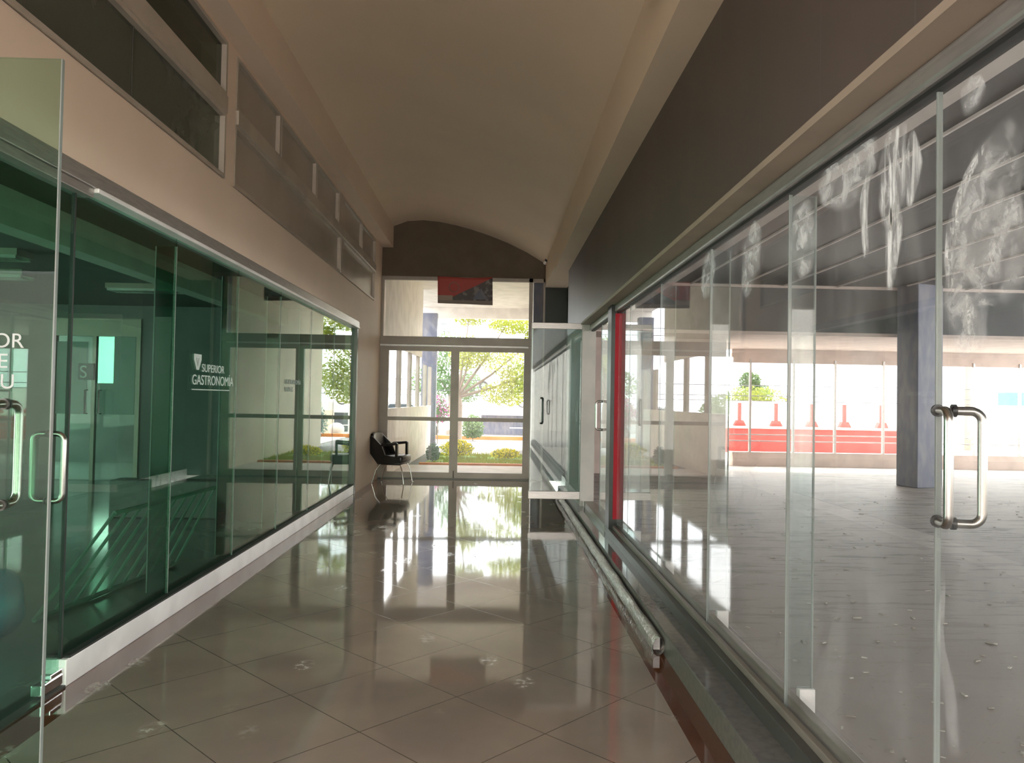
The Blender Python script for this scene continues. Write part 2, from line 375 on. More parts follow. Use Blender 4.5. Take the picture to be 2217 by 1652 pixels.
# right cladding over the hall storefront
b = B(); b.box(1.12, 1.30, YB, 12.0, 2.50, 3.54)
struct('wall_right', b, 'clad', 'mauve grey panelled wall above the clear shop glass', 'wall')
b = B(); b.box(1.10, 1.26, YB, 9.92, 2.485, 2.515)
MT['soffit'] = princ('brown_soffit_paint', (.34, .265, .205), .6)
struct('trim_4', b, 'soffit', 'brown underside strip below the mauve cladding', 'trim')
MT['greywall'] = princ('light_grey_wall', (.46, .43, .41), .6)
struct('wall_right_end', B().box(1.12, 1.30, 9.95, 12.0, 0, 2.50), 'greywall', 'pale wall beyond the far open glass leaf', 'wall')
struct('wall_far_lintel', B().box(LX-.2, 1.5, YE, YE+.2, 3.755, 5.1), 'brown', 'arched wall above the end door, its shade painted into the colour', 'wall')
b = B(); b.box(.90, 1.5, YE-.02, YE+.25, 0, 3.62)
struct('column_end', b, 'darkpost', 'dark column right of the end door', 'column')
struct('column_side', B().box(.70, 1.0, YE+.26, YE+.5, -.05, 4.34), 'concrete', 'dark mauve pillar behind the narrow side pane of the end door', 'column')
struct('wall_niche', B().box(1.31, 1.5, 12.0, YE-.02, 0, 3.6), 'darkpost', 'dark recess wall beside the end door', 'wall')

struct('ground_back', B().box(-30, 30, -40, YB, -.1, -.01), 'pave', 'unseen pale ground added behind the viewer to tone the daylight', 'ground')  # unseen ground, added with the facade to tone light from behind
struct('wall_bounce', B().box(-30, 30, -19, -18, -.1, 5.0), 'white', 'unseen pale facade added behind the viewer to dim reflections and return light', 'wall')  # added out of view: dims sky reflections and bounces daylight in
b = B(); b.box(1.3, 15.15, YB-.2, YB, 0, .5); b.box(1.3, 15.15, YB-.2, YB, 2.9, 3.7); b.box(7.5, 8.1, YB-.2, YB, .5, 2.9)
struct('wall_hall_back', b, 'pinkish', 'back wall of the empty hall', 'wall')
# ------------------------------------------------------------ clerestory windows, left
def clere(name, y0, y1, z0, z1, mat, label, splits=(), frame='rail', f=.03):
    w_ = thing(name, label, 'window', (LX, (y0+y1)/2, z0), kind='structure')
    b = B(); x0, x1 = LX-.05, LX+.015
    b.box(x0, x1, y0, y1, z0, z0+f); b.box(x0, x1, y0, y1, z1-f, z1); b.box(x0, x1, y0, y0+f, z0+f, z1-f); b.box(x0, x1, y1-f, y1, z0+f, z1-f)
    b.done('frame', frame, w_)
    ys = [y0+f, *splits, y1-f]
    for i in range(len(ys)-1):
        B().box(LX-.035, LX-.025, ys[i]+.003, ys[i+1]-.003, z0+f, z1-f).done('pane', mat, w_)
    for s_ in splits: B().box(LX-.04, LX-.02, s_-.004, s_+.004, z0+f, z1-f).done('joint', 'alu_dark', w_)
    return w_
n = 1
for (y0, y1, z0, z1, mat, lab, sp) in [
    (YB, 5.98, 3.18, 3.69, 'clere', 'long greenish lower clerestory pane nearest the camera', (1.6, 4.52)),
    (YB, 5.98, 3.82, 4.25, 'clere_dark', 'dark upper clerestory pane nearest the camera', (4.06,)),
    (6.2, 10.42, 3.18, 3.68, 'frost', 'long beige lower clerestory panel past the first pilaster', ()),
    (10.62, 13.38, 3.18, 3.68, 'frost', 'far beige lower clerestory panel before the end wall', ()),
    (6.2, 7.46, 3.80, 4.24, 'frost', 'first upper clerestory panel past the pilaster', ()),
    (7.50, 8.96, 3.80, 4.24, 'frost', 'second upper clerestory panel past the pilaster', ()),
    (9.0, 10.25, 3.80, 4.24, 'frost', 'third upper clerestory panel, before the post', ()),
    (10.62, 12.05, 3.80, 4.24, 'frost', 'upper clerestory panel just past the post', ()),
    (12.09, 13.38, 3.80, 4.24, 'frost', 'last upper clerestory panel by the end wall', ())]:
    clere('window_%d' % n, y0, y1, z0, z1, mat, lab, sp); n += 1
b = B(); b.box(LX-.06, LX+.025, YB, 5.98, 3.69, 3.82); b.box(LX-.06, LX+.035, 6.2, 13.38, 3.68, 3.80, .006); b.box(LX-.06, LX+.02, 10.25, 10.62, 3.80, 4.25)
b.box(LX-.06, LX+.02, 10.42, 10.62, 3.18, 3.68)
struct('trim_5', b, 'rail', 'grey rail and post between the clerestory panels', 'rail')
# rooms behind the clerestory
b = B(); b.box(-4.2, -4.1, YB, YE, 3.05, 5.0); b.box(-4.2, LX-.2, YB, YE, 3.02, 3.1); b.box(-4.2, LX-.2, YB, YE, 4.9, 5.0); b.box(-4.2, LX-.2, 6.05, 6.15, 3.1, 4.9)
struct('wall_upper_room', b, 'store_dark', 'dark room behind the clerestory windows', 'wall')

# ------------------------------------------------------------ left storefront
w1 = thing('window_10', 'long green tinted shop window along the left of the corridor', 'shop window', (LX, 8, 0), kind='structure')
b = B(); b.box(LX-.12, LX, 3.97, 11.87, 0, .138, .006); b.done('sill', 'alu_white', w1)
b = B(); b.box(LX-.125, LX+.002, 4.0, 11.87, .138, .15); b.done('sill_gasket', 'rubber', w1)
b = B(); b.box(LX-.10, LX+.02, YB, 11.95, 2.575, 2.665, .006); b.done('header', 'alu', w1)
b = B(); b.box(LX-.08, LX+.035, 4.08, 11.95, 2.552, 2.578, .006); b.done('header_rail', 'alu_white', w1)
b = B(); b.box(LX-.08, LX+.01, YB, 4.08, 2.525, 2.575, .004); b.done('door_header', 'alu', w1)
b = B(); b.box(LX-.1, LX+.004, 11.87, 11.97, 0, 2.575); b.done('end_jamb', 'alu_dark', w1)
seams = [4.0, 5.26, 6.53, 7.82, 9.12, 10.43, 11.87]
for i in range(len(seams)-1):
    B().box(LX-.05, LX-.04, seams[i]+.004, seams[i+1]-.004, .14, 2.56).done('pane', 'green', w1)
for s_ in seams[1:-1]:
    B().box(LX-.052, LX-.038, s_-.004, s_+.004, .14, 2.50).done('joint', 'glass_edge', w1)
    f_ = B().box(LX-.175, LX-.06, s_-.006, s_+.006, .15, 2.50).done('fin', 'fin_green', w1)
    B().box(LX-.182, LX-.175, s_-.006, s_+.006, .15, 2.50).done('fin_edge', 'glass_edge', f_)
# lettering on the green glass
def yz(x, y, z):  # text running along +Y, facing +X
    return Matrix(((0, 0, 1, x), (1, 0, 0, y), (0, 1, 0, z), (0, 0, 0, 1)))
sg = thing('window_lettering', 'white vinyl school lettering with a V emblem on the green glass', 'lettering', (LX-.03, 6.0, 1.6))
text_mesh('letters', 'SUPERIOR', .085, 'vinyl', yz(LX-.035, 5.75, 1.665), sg, sx=1.25)
text_mesh('letters', 'GASTRONOMÍA', .105, 'vinyl', yz(LX-.035, 5.57, 1.567), sg, sx=1.15)
B().box(LX-.036, LX-.034, 5.57, 6.35, 1.527, 1.534).done('underline', 'vinyl', sg)
b = B(); b.prism([(5.60, 1.79), (5.735, 1.79), (5.735, 1.75), (5.69, 1.675), (5.65, 1.675), (5.60, 1.75)], 'x', LX-.036, LX-.033)
b.done('emblem', 'vinyl', sg)
text_mesh('emblem_letter', 'V', .09, 'vinyl_grey', yz(LX-.032, 5.633, 1.70), sg)
sg2 = thing('window_lettering', 'small pale lettering block on the green glass nearer the wall end', 'lettering', (LX-.03, 8.0, 1.6))
for k, (t_, zz) in enumerate((('GASTRONOMÍA', 1.62), ('Y ARTES', 1.54))): text_mesh('letters', t_, .07, 'vinyl_grey', yz(LX-.035, 8.0, zz), sg2, sx=1.3)

def pull(parent, P, n_, a, h=.165, off=.075, r=.0135, name='handle', mat='steel', rad=.035):
    """back-to-back D pull: P centre on the glass, n_ glass normal, bars either side"""
    P = Vector(P); n_ = Vector(n_).normalized(); up_ = Vector((0, 0, 1))
    for s_ in (-1, 1):
        pts = [P + n_*s_*.006 + up_*h]
        c0 = P + n_*s_*(off-rad) + up_*(h-rad)
        for k in range(0, 7): t = R(90-15*k); pts.append(c0 + n_*s_*math.cos(t)*rad + up_*math.sin(t)*rad)
        c1 = P + n_*s_*(off-rad) - up_*(h-rad)
        for k in range(0, 7): t = R(-15*k); pts.append(c1 + n_*s_*math.cos(t)*rad + up_*math.sin(t)*rad)
        pts.append(P + n_*s_*.006 - up_*h)
        hb = B().tube(pts, r, 14).done(name, mat, parent, smooth=True)
        b = B()
        for q in (h, -h): b.tube([P + n_*s_*.004 + up_*q, P + n_*s_*.011 + up_*q], r*1.35, 14)
        b.done('flange', 'alu_dark', hb, smooth=True)

# closed left leaf (in the wall line)
d2 = thing('door_1', 'closed green glass door leaf beside the long green window', 'door', (LX, 3.5, 0), kind='structure')
B().box(LX-.05, LX-.038, 3.02, 3.99, .02, 2.53).done('pane', 'green', d2)
B().box(LX-.054, LX-.034, 3.985, 3.996, .02, 2.53).done('edge', 'rubber', d2)
pull(d2, (LX-.044, 3.83, 1.125), (1, 0, 0), 0)
b = B(); b.box(LX-.065, LX-.01, 3.78, 3.97, .02, .075, .006); b.box(LX-.062, LX-.012, 3.86, 3.99, .075, .10, .004); b.done('patch_fitting', 'chrome', d2)
# threshold of the left doorway
struct('threshold', B().box(LX-.12, LX-.0, YB, 3.97, 0, .012), 'alu_dark', 'dark metal threshold under the left glass door', 'threshold')
# open leaf nearest the camera
d3 = thing('door_2', 'frameless glass door leaf standing open at far left', 'door', (LX, 2.55, 0), kind='structure')
B().box(LX+.02, -1.455, 2.545, 2.557, .015, 2.60).done('pane', 'leaf_glass', d3)
B().box(-1.4555, -1.4515, 2.544, 2.558, .015, 2.60).done('edge', 'glass_edge', d3)
pull(d3, (-1.605, 2.551, 1.29), (0, 1, 0), 0)
for k, (t_, zz) in enumerate((('INIOR', 1.640), ('BUJE', 1.573), ('ELAU', 1.506))):
    text_mesh('letters', t_, .068, 'vinyl', Matrix(((1, 0, 0, -1.74), (0, 0, -1, 2.543), (0, 1, 0, zz), (0, 0, 0, 1))), d3, extrude=.0005, sx=1.05)

# ------------------------------------------------------------ left shop interior
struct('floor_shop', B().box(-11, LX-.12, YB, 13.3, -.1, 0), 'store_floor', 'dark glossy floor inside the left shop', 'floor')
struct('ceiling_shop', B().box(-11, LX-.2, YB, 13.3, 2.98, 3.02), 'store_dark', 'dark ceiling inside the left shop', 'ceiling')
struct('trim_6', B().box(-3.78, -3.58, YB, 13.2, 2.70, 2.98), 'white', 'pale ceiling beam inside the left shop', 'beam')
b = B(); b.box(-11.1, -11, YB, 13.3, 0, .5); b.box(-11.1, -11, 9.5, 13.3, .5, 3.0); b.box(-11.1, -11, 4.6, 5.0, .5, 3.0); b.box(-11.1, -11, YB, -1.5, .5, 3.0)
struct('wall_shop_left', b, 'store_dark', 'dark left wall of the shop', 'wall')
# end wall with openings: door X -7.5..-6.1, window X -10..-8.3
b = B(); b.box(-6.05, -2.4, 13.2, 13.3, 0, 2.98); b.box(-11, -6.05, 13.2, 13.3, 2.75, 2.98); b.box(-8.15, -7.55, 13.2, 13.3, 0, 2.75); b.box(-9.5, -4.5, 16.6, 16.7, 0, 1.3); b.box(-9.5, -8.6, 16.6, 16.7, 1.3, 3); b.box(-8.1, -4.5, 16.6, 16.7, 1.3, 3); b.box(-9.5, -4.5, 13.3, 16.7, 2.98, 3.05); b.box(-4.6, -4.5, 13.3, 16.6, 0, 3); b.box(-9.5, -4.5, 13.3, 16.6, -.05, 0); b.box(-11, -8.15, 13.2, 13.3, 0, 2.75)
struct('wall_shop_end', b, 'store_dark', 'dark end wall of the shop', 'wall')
d6 = thing('door_6', 'glass double door with white film at the back of the green shop', 'door', (-6.8, 13.2, 0), kind='structure')
b = B(); b.box(-7.55, -7.48, 13.17, 13.27, 0, 2.75); b.box(-6.12, -6.05, 13.17, 13.27, 0, 2.75); b.box(-7.48, -6.12, 13.17, 13.27, 2.45, 2.75); b.box(-6.86, -6.80, 13.18, 13.26, 0, 2.62); b.done('frame', 'alu_grey', d6)
B().box(-7.48, -6.86, 13.21, 13.22, .02, 2.62).done('pane', 'clear2', d6); B().box(-6.80, -6.12, 13.21, 13.22, .02, 2.62).done('pane', 'clear2', d6)
B().box(-7.46, -6.95, 13.19, 13.20, 1.12, 2.35).done('film', 'film', d6); B().box(-6.50, -6.14, 13.19, 13.20, 1.12, 2.45).done('film', 'film', d6); MT['patch'] = glass('dimming_patch_glass', (.50, .64, .58), .02)
B().box(-6.78, -6.502, 13.19, 13.20, 1.65, 2.45).done('dimming_patch', 'patch', d6); B().box(-6.78, -6.502, 13.19, 13.20, 1.12, 1.65).done('film', 'film', d6)  # tinted pane added only to dim the bright view through the door
for xx in (-6.93, -6.70): 
    P = Vector((xx, 13.19, 1.33)); B().tube([P+Vector((0, 0, .2)), P+Vector((0, -.08, .2)), P+Vector((0, -.08, -.2)), P+Vector((0, 0, -.2))], .014, 8).done('handle', 'black', d6)
pan = thing('sign_panel', 'small dark sign with a white S in front of the shop back door', 'sign', (-7.0, 12.9, 1.9))
B().box(-7.06, -6.80, 13.12, 13.14, 1.70, 1.98).done('board', 'black', pan)
text_mesh('letter', 'S', .30, 'vinyl', Matrix(((1, 0, 0, -7.04), (0, 0, -1, 13.115), (0, 1, 0, 1.735), (0, 0, 0, 1))), pan)
# louvred lamps under the shop ceiling
lamp0 = None
for (x, y, l_) in [(-5.6, 8.2, 'nearest the glass'), (-6.4, 9.6, 'in the middle of the shop'), (-7.2, 8.4, 'deepest in the shop'), (-4.7, 10.6, 'closest to the end wall')]:
    t = thing('louvre_lamp', 'reflective louvred ceiling lamp ' + l_, 'ceiling lamp', (x, y, 2.94), 'louvre lamps in the green shop')
    if lamp0 is None:
        h_ = B().box(-.6, .6, -.15, .15, -.03, .04).done('housing', 'alu_grey', None)
        b = B(); 
        for k in range(12): b.box(-.57+k*.1, -.56+k*.1, -.13, .13, -.06, -.03)
        b.box(-.58, .58, -.14, -.12, -.06, -.03); b.box(-.58, .58, .12, .14, -.06, -.03); lv = b.done('louvre', 'fluor', None)
        h_.parent = t; lv.parent = t; lamp0 = (h_, lv)
    else:
        for q in lamp0: c = q.copy(); C.objects.link(c); c.parent = t
# slatted rack leaning behind the glass and a blue bag
MT['rack'] = princ('dull_green_metal', (.20, .27, .24), .45)
rk = thing('slatted_rack', 'pale green slatted metal rack leaning inside the green shop', 'rack', (-2.75, 6.3, 0))
b = B(); b.tube([(-2.75, 5.65, .62), (-2.62, 7.3, .62)], .018, 8); b.done('top_rail', 'rack', rk)
b = B(); b.tube([(-2.95, 5.05, .02), (-2.75, 6.75, .02)], .018, 8); b.done('bottom_rail', 'rack', rk)
for k in range(10):
    t = k/9; a_ = Vector((-2.75, 5.65, .62)).lerp(Vector((-2.62, 7.3, .62)), t); c_ = Vector((-2.95, 5.05, .02)).lerp(Vector((-2.75, 6.75, .02)), t)
    B().tube([a_, c_], .013, 6).done('slat', 'rack', rk)
b = B().ball((-3.0, 4.72, .2), .2, .75, 1, .98, 3)
for v in b.bm.verts: v.co += v.normal*0 + Vector((noise.noise(v.co*7), noise.noise(v.co*7+Vector((5, 0, 0))), noise.noise(v.co*9)*.5))*.05; v.co.z = max(v.co.z, .0)
tag(b.done('plastic_bag', 'bag', smooth=True), 'crumpled blue plastic bag on the floor beside the slatted rack', 'bag')
b = B(); b.box(-4.6, -3.3, 9.3, 9.6, .0, .45, .02); tag(b.done('storage_bench', 'store_dark'), 'low dark bench deep in the green shop', 'bench')
# ------------------------------------------------------------ right storefront (clear glass)
w2 = thing('window_12', 'long clear dusty shop window along the right of the corridor', 'shop window', (RX, 5, .13), kind='structure')
b = B(); b.box(1.17, 1.215, YB, 7.95, .13, .205, .004); b.done('sill_front', 'alu_dark', w2)
b = B(); b.box(1.215, 1.245, YB, 7.95, .13, .235, .004); b.box(1.262, 1.30, YB, 7.95, .12, .27, .004); b.done('sill', 'alu_grey', w2)
b = B(); b.box(1.21, 1.30, YB, 9.92, 2.415, 2.485, .012); b.done('header', 'alu', w2)
b = B(); b.box(1.235, 1.275, YB, 9.92, 2.400, 2.415); b.done('header_gasket', 'rubber', w2)
seams = [2.15, 3.25, 4.45, 5.80, 7.12, 7.78]
for i in range(len(seams)-1):
    B().box(1.249, 1.259, seams[i]+.004, seams[i+1]-.004, .22, 2.41).done('pane', 'clear', w2)
for s_ in seams[1:-1]:
    B().box(1.247, 1.261, s_-.003, s_+.003, .22, 2.40).done('joint', 'glass_edge', w2)
    f_ = B().box(1.262, 1.36, s_-.006, s_+.006, .30, 2.395).done('fin', 'fin', w2)
    B().box(1.36, 1.366, s_-.006, s_+.006, .30, 2.395).done('fin_edge', 'glass_edge', f_)
    B().box(1.305, 1.372, s_-.02, s_+.02, HF, .30, .004).done('fin_shoe', 'white_block', w2)
d4 = thing('door_3', 'clear glass door leaf at the right edge with a steel pull', 'door', (RX, 1.6, .13), kind='structure')
B().box(1.249, 1.261, YB, 2.143, .20, 2.405).done('pane', 'clear', d4)
B().box(1.247, 1.263, 2.143, 2.149, .20, 2.405).done('edge', 'glass_edge', d4)
# its pull: one bar each side of the glass
def bar(pa, pb, parent, r=.0125, rad=.03):
    """U bar: feet at pa (z+-h), rod at pb"""
    h = .155; zc = 1.335; pa = Vector((*pa, 0)); pb = Vector((*pb, 0)); n_ = (pb-pa).normalized(); up_ = Vector((0, 0, 1)); off = (pb-pa).length; rad = min(rad, off*.8)
    P = pa + up_*zc; pts = [P + up_*h]
    for s_ in (1, -1):
        c0 = P + n_*(off-rad) + up_*(h-rad)*s_
        for k in range(7):
            t = R(90-15*k) if s_ == 1 else R(-15*k); pts.append(c0 + n_*math.cos(t)*rad + up_*math.sin(t)*rad)
    pts.append(P - up_*h)
    hb = B().tube(pts, r, 16).done('handle', 'steel', parent, smooth=True)
    b = B()
    for q in (h, -h): b.tube([P + n_*.0 + up_*q, P + n_*.012 + up_*q], r*1.4, 16)
    b.done('flange', 'black', hb, smooth=True)
bar((1.262, 2.095), (1.337, 2.075), d4)
bar((1.246, 2.135), (1.222, 2.040), d4, rad=.03)
# paint smears on the glass (own thin film right on the pane)
def smear(pts, wd, parent, mat, x=1.2475, nseg=24):
    """ribbon on the pane following (y,z) points with widths wd"""
    pts = [Vector((0, *p)) for p in pts]; b = B(); rows = []; n_ = nseg
    def cr_(t):
        k = t*(len(pts)-1); i = min(int(k), len(pts)-2); q = k-i
        p0 = pts[max(i-1, 0)]; p1 = pts[i]; p2 = pts[i+1]; p3 = pts[min(i+2, len(pts)-1)]
        return .5*((2*p1) + (-p0+p2)*q + (2*p0-5*p1+4*p2-p3)*q*q + (-p0+3*p1-3*p2+p3)*q**3)
    lay = b.bm.verts.layers.float.new('fade')
    for i in range(n_+1):
        t = i/n_; p = cr_(t); tg = (cr_(min(t+.02, 1)) - cr_(max(t-.02, 0))).normalized(); s_ = Vector((0, -tg.z, tg.y))
        k = t*(len(wd)-1); j = min(int(k), len(wd)-2); ww = wd[j]*(1-(k-j)) + wd[j+1]*(k-j)
        row = []
        for m_ in range(9):
            q = m_/8*2-1; v = b.bm.verts.new(Vector((x, 0, 0)) + Vector((0, p.y, p.z)) + s_*ww*q)
            v[lay] = max(0, (1-abs(q)**3)) * min(1, min(t, 1-t)*9); row.append(v)
        rows.append(row)
    for i in range(n_):
        for m_ in range(8): b.bm.faces.new((rows[i][m_], rows[i+1][m_], rows[i+1][m_+1], rows[i][m_+1]))
    return b.done('paint_smear', mat, parent)
sm1 = smear_mat('dried_white_paint', 1.2, (1, 6, 1.0), 5); sm2 = smear_mat('thin_wiped_paint', .55, (1, 3, 3), 4)
def g2(px, py):  # pane point under a pixel of the photograph, used as a plain measurement
    v = M @ Vector(((px-1108.5)/F, -(py-826)/F, 1)); t = 1.247/v.x; return (v.y*t, EYE+v.z*t)
smear([g2(1940, 270), g2(1935, 350), g2(1930, 430), g2(1930, 500)], [.06, .10, .09, .03], w2, sm1)
smear([g2(1928, 440), g2(1935, 500), g2(1930, 560), g2(1926, 630)], [.05, .06, .045, .02], w2, sm1)
smear([g2(1970, 285), g2(1978, 360), g2(1968, 450)], [.02, .05, .015], w2, sm1)
smear([g2(1770, 420), g2(1810, 385), g2(1850, 360), g2(1900, 330)], [.04, .14, .15, .05], w2, sm2)
smear([g2(1882, 370), g2(1870, 440), g2(1875, 560)], [.02, .035, .02], w2, sm1)
smear([g2(1735, 440), g2(1740, 520), g2(1745, 600)], [.08, .16, .05], w2, sm2)
smear([g2(2130, 760), g2(2100, 680), g2(2090, 600), g2(2110, 480), g2(2150, 380), g2(2216, 290)], [.03, .06, .09, .12, .12, .08], d4, sm2)
smear([g2(2060, 640), g2(2055, 560), g2(2066, 480), g2(2095, 380), g2(2150, 290)], [.015, .03, .035, .02, .008], d4, sm1)
smear([g2(2085, 620), g2(2110, 540), g2(2160, 480), g2(2216, 440)], [.03, .08, .09, .08], d4, sm2)
smear([g2(2085, 640), g2(2100, 690), g2(2118, 740)], [.02, .045, .01], d4, sm1)
smear([g2(2080, 230), g2(2110, 200), g2(2130, 170)], [.04, .06, .02], d4, sm2)
smear([g2(1545, 545), g2(1530, 600), g2(1520, 640)], [.10, .16, .05], w2, sm2)
smear([g2(1640, 480), g2(1625, 560), g2(1610, 640)], [.06, .16, .05], w2, sm2)
smear([g2(2065, 1640), g2(2055, 1500), g2(2036, 1380), g2(2045, 1250)], [.03, .035, .02, .01], d4, smear_mat('faint_dust_trail', .16, (1, 3, 3), 4))
smear([g2(2216, 480), g2(2130, 560), g2(2090, 660), g2(2112, 765)], [.15, .17, .12, .05], d4, sm2)
# red post between the two storefronts
po = thing('red_post', 'narrow red post between the two right storefronts', 'post', (RX, 7.9, .13))
B().box(1.175, 1.215, 7.80, 8.05, .13, 2.485).done('dark_edge', 'darkpost', po)
B().box(1.215, 1.32, 7.80, 8.05, .30, 2.40).done('red_face', 'red', po)
B().box(1.215, 1.32, 7.80, 8.05, 2.40, 2.485).done('cap', 'darkpost', po); B().box(1.215, 1.32, 7.80, 8.05, .13, .30).done('foot', 'darkpost', po)
# second storefront: closed leaf and the leaf standing open
d5 = thing('door_4', 'closed far glass leaf with a steel pull, beyond the red post', 'door', (RX, 8.9, .13), kind='structure')
B().box(1.249, 1.259, 8.06, 9.0, .20, 2.41).done('pane', 'clear', d5)
B().box(1.249, 1.259, 9.01, 9.06, .20, 2.41).done('edge', 'glass_edge', d5)
pull(d5, (1.254, 8.93, 1.33), (1, 0, 0), 0, r=.012)
B().box(1.17, 1.30, 8.06, 9.9, .13, .205, .004).done('sill', 'alu_grey', d5)
dl = thing('door_5', 'far dusty glass leaf with metal rails standing open into the corridor', 'door', (RX, 10.0, .13), kind='structure')
B().box(.462, 1.235, 9.995, 10.007, .30, 2.44).done('pane', 'far_leaf', dl)
B().box(.457, .463, 9.994, 10.008, .30, 2.44).done('edge', 'glass_edge', dl)
B().box(.452, 1.24, 9.98, 10.02, .215, .315, .004).done('bottom_rail', 'alu', dl)
B().box(.462, 1.24, 9.98, 10.02, 2.43, 2.51, .004).done('top_rail', 'alu', dl)
pull(dl, (.60, 10.001, 1.36), (-.35, 1, 0), 0, off=.07, r=.011, mat='black')
# wrapped profile on the floor against the step
wp = thing('wrapped_profile', 'long plastic-wrapped metal profile lying along the right step', 'profile', (.99, 8, 0))
b = B()
def wf(u_, v_):
    y = 4.55 + u_*7.3; a = v_*2*math.pi; n1 = noise.noise(Vector((y*3, a*.8, 0)))*.010
    return Vector((.992 + (math.cos(a)*(.036+n1)), y, .055 + math.sin(a)*(.052+n1) ))
b.grid(wf, 160, 14); b.bm.verts.ensure_lookup_table(); b.done('plastic_wrap', 'wrap', wp, smooth=True)
B().box(.972, 1.012, 4.60, 11.8, .02, .09).done('metal_core', 'alu', wp)
# ------------------------------------------------------------ hall on the right
struct('ceiling_hall', B().box(1.30, 15, YB, 13.4, 3.60, 3.70), 'darkceil', 'dark grey ceiling of the empty hall', 'ceiling')
struct('trim_7', B().box(1.70, 1.86, YB, 13.4, 2.75, 3.60), 'white', 'cream beam just inside the right storefront', 'beam')
for k, xx in enumerate((3.4, 4.3, 5.05, 6.0, 7.1, 8.3)):
    tag(B().box(xx-.011, xx+.011, YB, 13.35, 3.575, 3.60).done('ceiling_rail', 'white'), 'thin white rail under the dark hall ceiling, %s from the glass' % ['first', 'second', 'third', 'fourth', 'fifth', 'sixth'][k], 'rail', 'white rails under the hall ceiling')
b = B(); b.box(1.5, 15, 13.4, 13.6, 2.78, 3.7)
struct('wall_hall_far', b, 'darkceil', 'dark bulkhead above the far hall windows', 'wall')
struct('trim_8', B().box(1.5, 15, 13.36, 13.40, 3.55, 3.60), 'pinkish', 'thin pale line where the hall ceiling meets the bulkhead', 'trim')
struct('ceiling_hall_far', B().box(1.5, 15, 13.4, 17.3, 2.72, 2.78), 'pinkish', 'pinkish soffit before the far hall windows', 'ceiling')
struct('wall_hall_side', B().box(15, 15.15, YB, 17.3, HF, .5), 'white', 'low side wall of the hall', 'wall')
struct('wall_hall_near', B().box(1.31, 4.42, 14.6, 14.75, 0, 3.6), 'pinkish', 'pinkish wall between hall and porch', 'wall')
b = B(); b.prism([(16.95, 0), (17.25, 0), (17.25, .42), (17.0, .42), (16.95, .30)], 'x', 5.3, 15)
struct('kerb_hall', b, 'pinkish', 'low pinkish kerb under the far hall windows', 'kerb')
w3 = thing('window_13', 'wide far window of the hall with thin mullions', 'window', (9, 17.1, .42), kind='structure')
B().box(5.3, 15, 17.06, 17.12, 2.63, 2.72).done('head_rail', 'pinkish', w3); B().box(5.3, 15, 17.08, 17.16, 2.42, 2.63).done('valance', 'pinkish', w3)
B().box(5.3, 15, 17.09, 17.10, .42, 2.42).done('pane', 'clear2', w3)
for xx in (5.72, 6.70, 7.64, 8.74, 9.8, 10.8, 11.86, 12.9): B().box(xx-.022, xx+.022, 17.06, 17.13, .42, 2.50).done('mullion', 'alu', w3)
for zz in (.66, .80): B().box(5.3, 15, 17.2, 17.23, zz-.012, zz+.012).done('bar', 'alu', w3)
def column(name, x, y, sx, sy, z0, z1, mat, lab, rz=0):
    c = B().box(-sx/2, sx/2, -sy/2, sy/2, z0, z1, .012).done(name, mat); c.location = (x, y, 0); c.rotation_euler.z = rz
    return tag(c, lab, 'column')
tag(column('column_hall', 7.36, 13.15, .56, .45, HF, 3.6, 'concrete', 'dark blue-grey column standing in the hall', R(18)), kind='structure')
# litter on the hall floor
b = B()
for _ in range(420):
    y = random.uniform(1.5, 12); x = random.uniform(1.5, 1.7+y*.75); s_ = random.uniform(.003, .008); a = random.uniform(0, 3.14)
    l_ = s_*random.uniform(1.5, 4.5); z = HF+.001; hz = random.uniform(.002, .006)
    ca, sa = math.cos(a), math.sin(a)
    q = [(x+ca*l_-sa*s_, y+sa*l_+ca*s_), (x-ca*l_-sa*s_, y-sa*l_+ca*s_), (x-ca*l_+sa*s_, y-sa*l_-ca*s_), (x+ca*l_+sa*s_, y+sa*l_-ca*s_)]
    b.prism(q, 'z', z, z+hz)
tag(b.done('floor_litter', 'litter'), 'scattered dry flakes and chips on the pale hall floor', 'litter', kind='stuff')

# ------------------------------------------------------------ end door and transom
dd = thing('door_7', 'grey aluminium glazed double door at the end of the corridor', 'door', (-.76, YE, 0), kind='structure')
y0, y1 = YE-.03, YE+.05
b = B(); b.box(-2.15, -2.06, y0, y1, 0, 2.48); b.box(.60, .67, y0, y1, 0, 3.755); b.box(-2.15, -2.10, y0, y1, 2.63, 3.755)
b.box(.865, .90, y0, y1, 0, 3.755); b.box(-2.10, .90, y0, y1, 3.69, 3.755); b.done('frame', 'alu_grey', dd)
B().box(-2.15, .67, y0-.03, y1+.03, 2.485, 2.635, .006).done('transom_beam', 'alu_grey', dd)
B().box(-2.15, .60, y0-.02, y1, 2.455, 2.485).done('door_track', 'alu', dd)
for nm, xa, xb in (('left_leaf', -2.06, -.757), ('right_leaf', -.757, .60)):
    b = B(); b.box(xa, xa+.075, y0, y1, .02, 2.45); b.box(xb-.075, xb, y0, y1, .02, 2.45)
    b.box(xa+.075, xb-.075, y0, y1, 2.37, 2.45); b.box(xa+.075, xb-.075, y0, y1, 1.075, 1.145); b.box(xa+.075, xb-.075, y0, y1, .02, .125)
    lf = b.done(nm, 'alu_grey', dd)
    B().box(xa+.075, xb-.075, YE+.005, YE+.012, .125, 1.075).done('pane', 'clear2', lf); B().box(xa+.075, xb-.075, YE+.005, YE+.012, 1.145, 2.37).done('pane', 'clear2', lf)
b = B(); b.box(-2.10, .60, YE+.005, YE+.012, 2.635, 3.69); b.done('transom_pane', 'clear2', dd)
B().box(.67, .865, YE+.005, YE+.012, .02, 3.69).done('side_pane', 'clear2', dd)
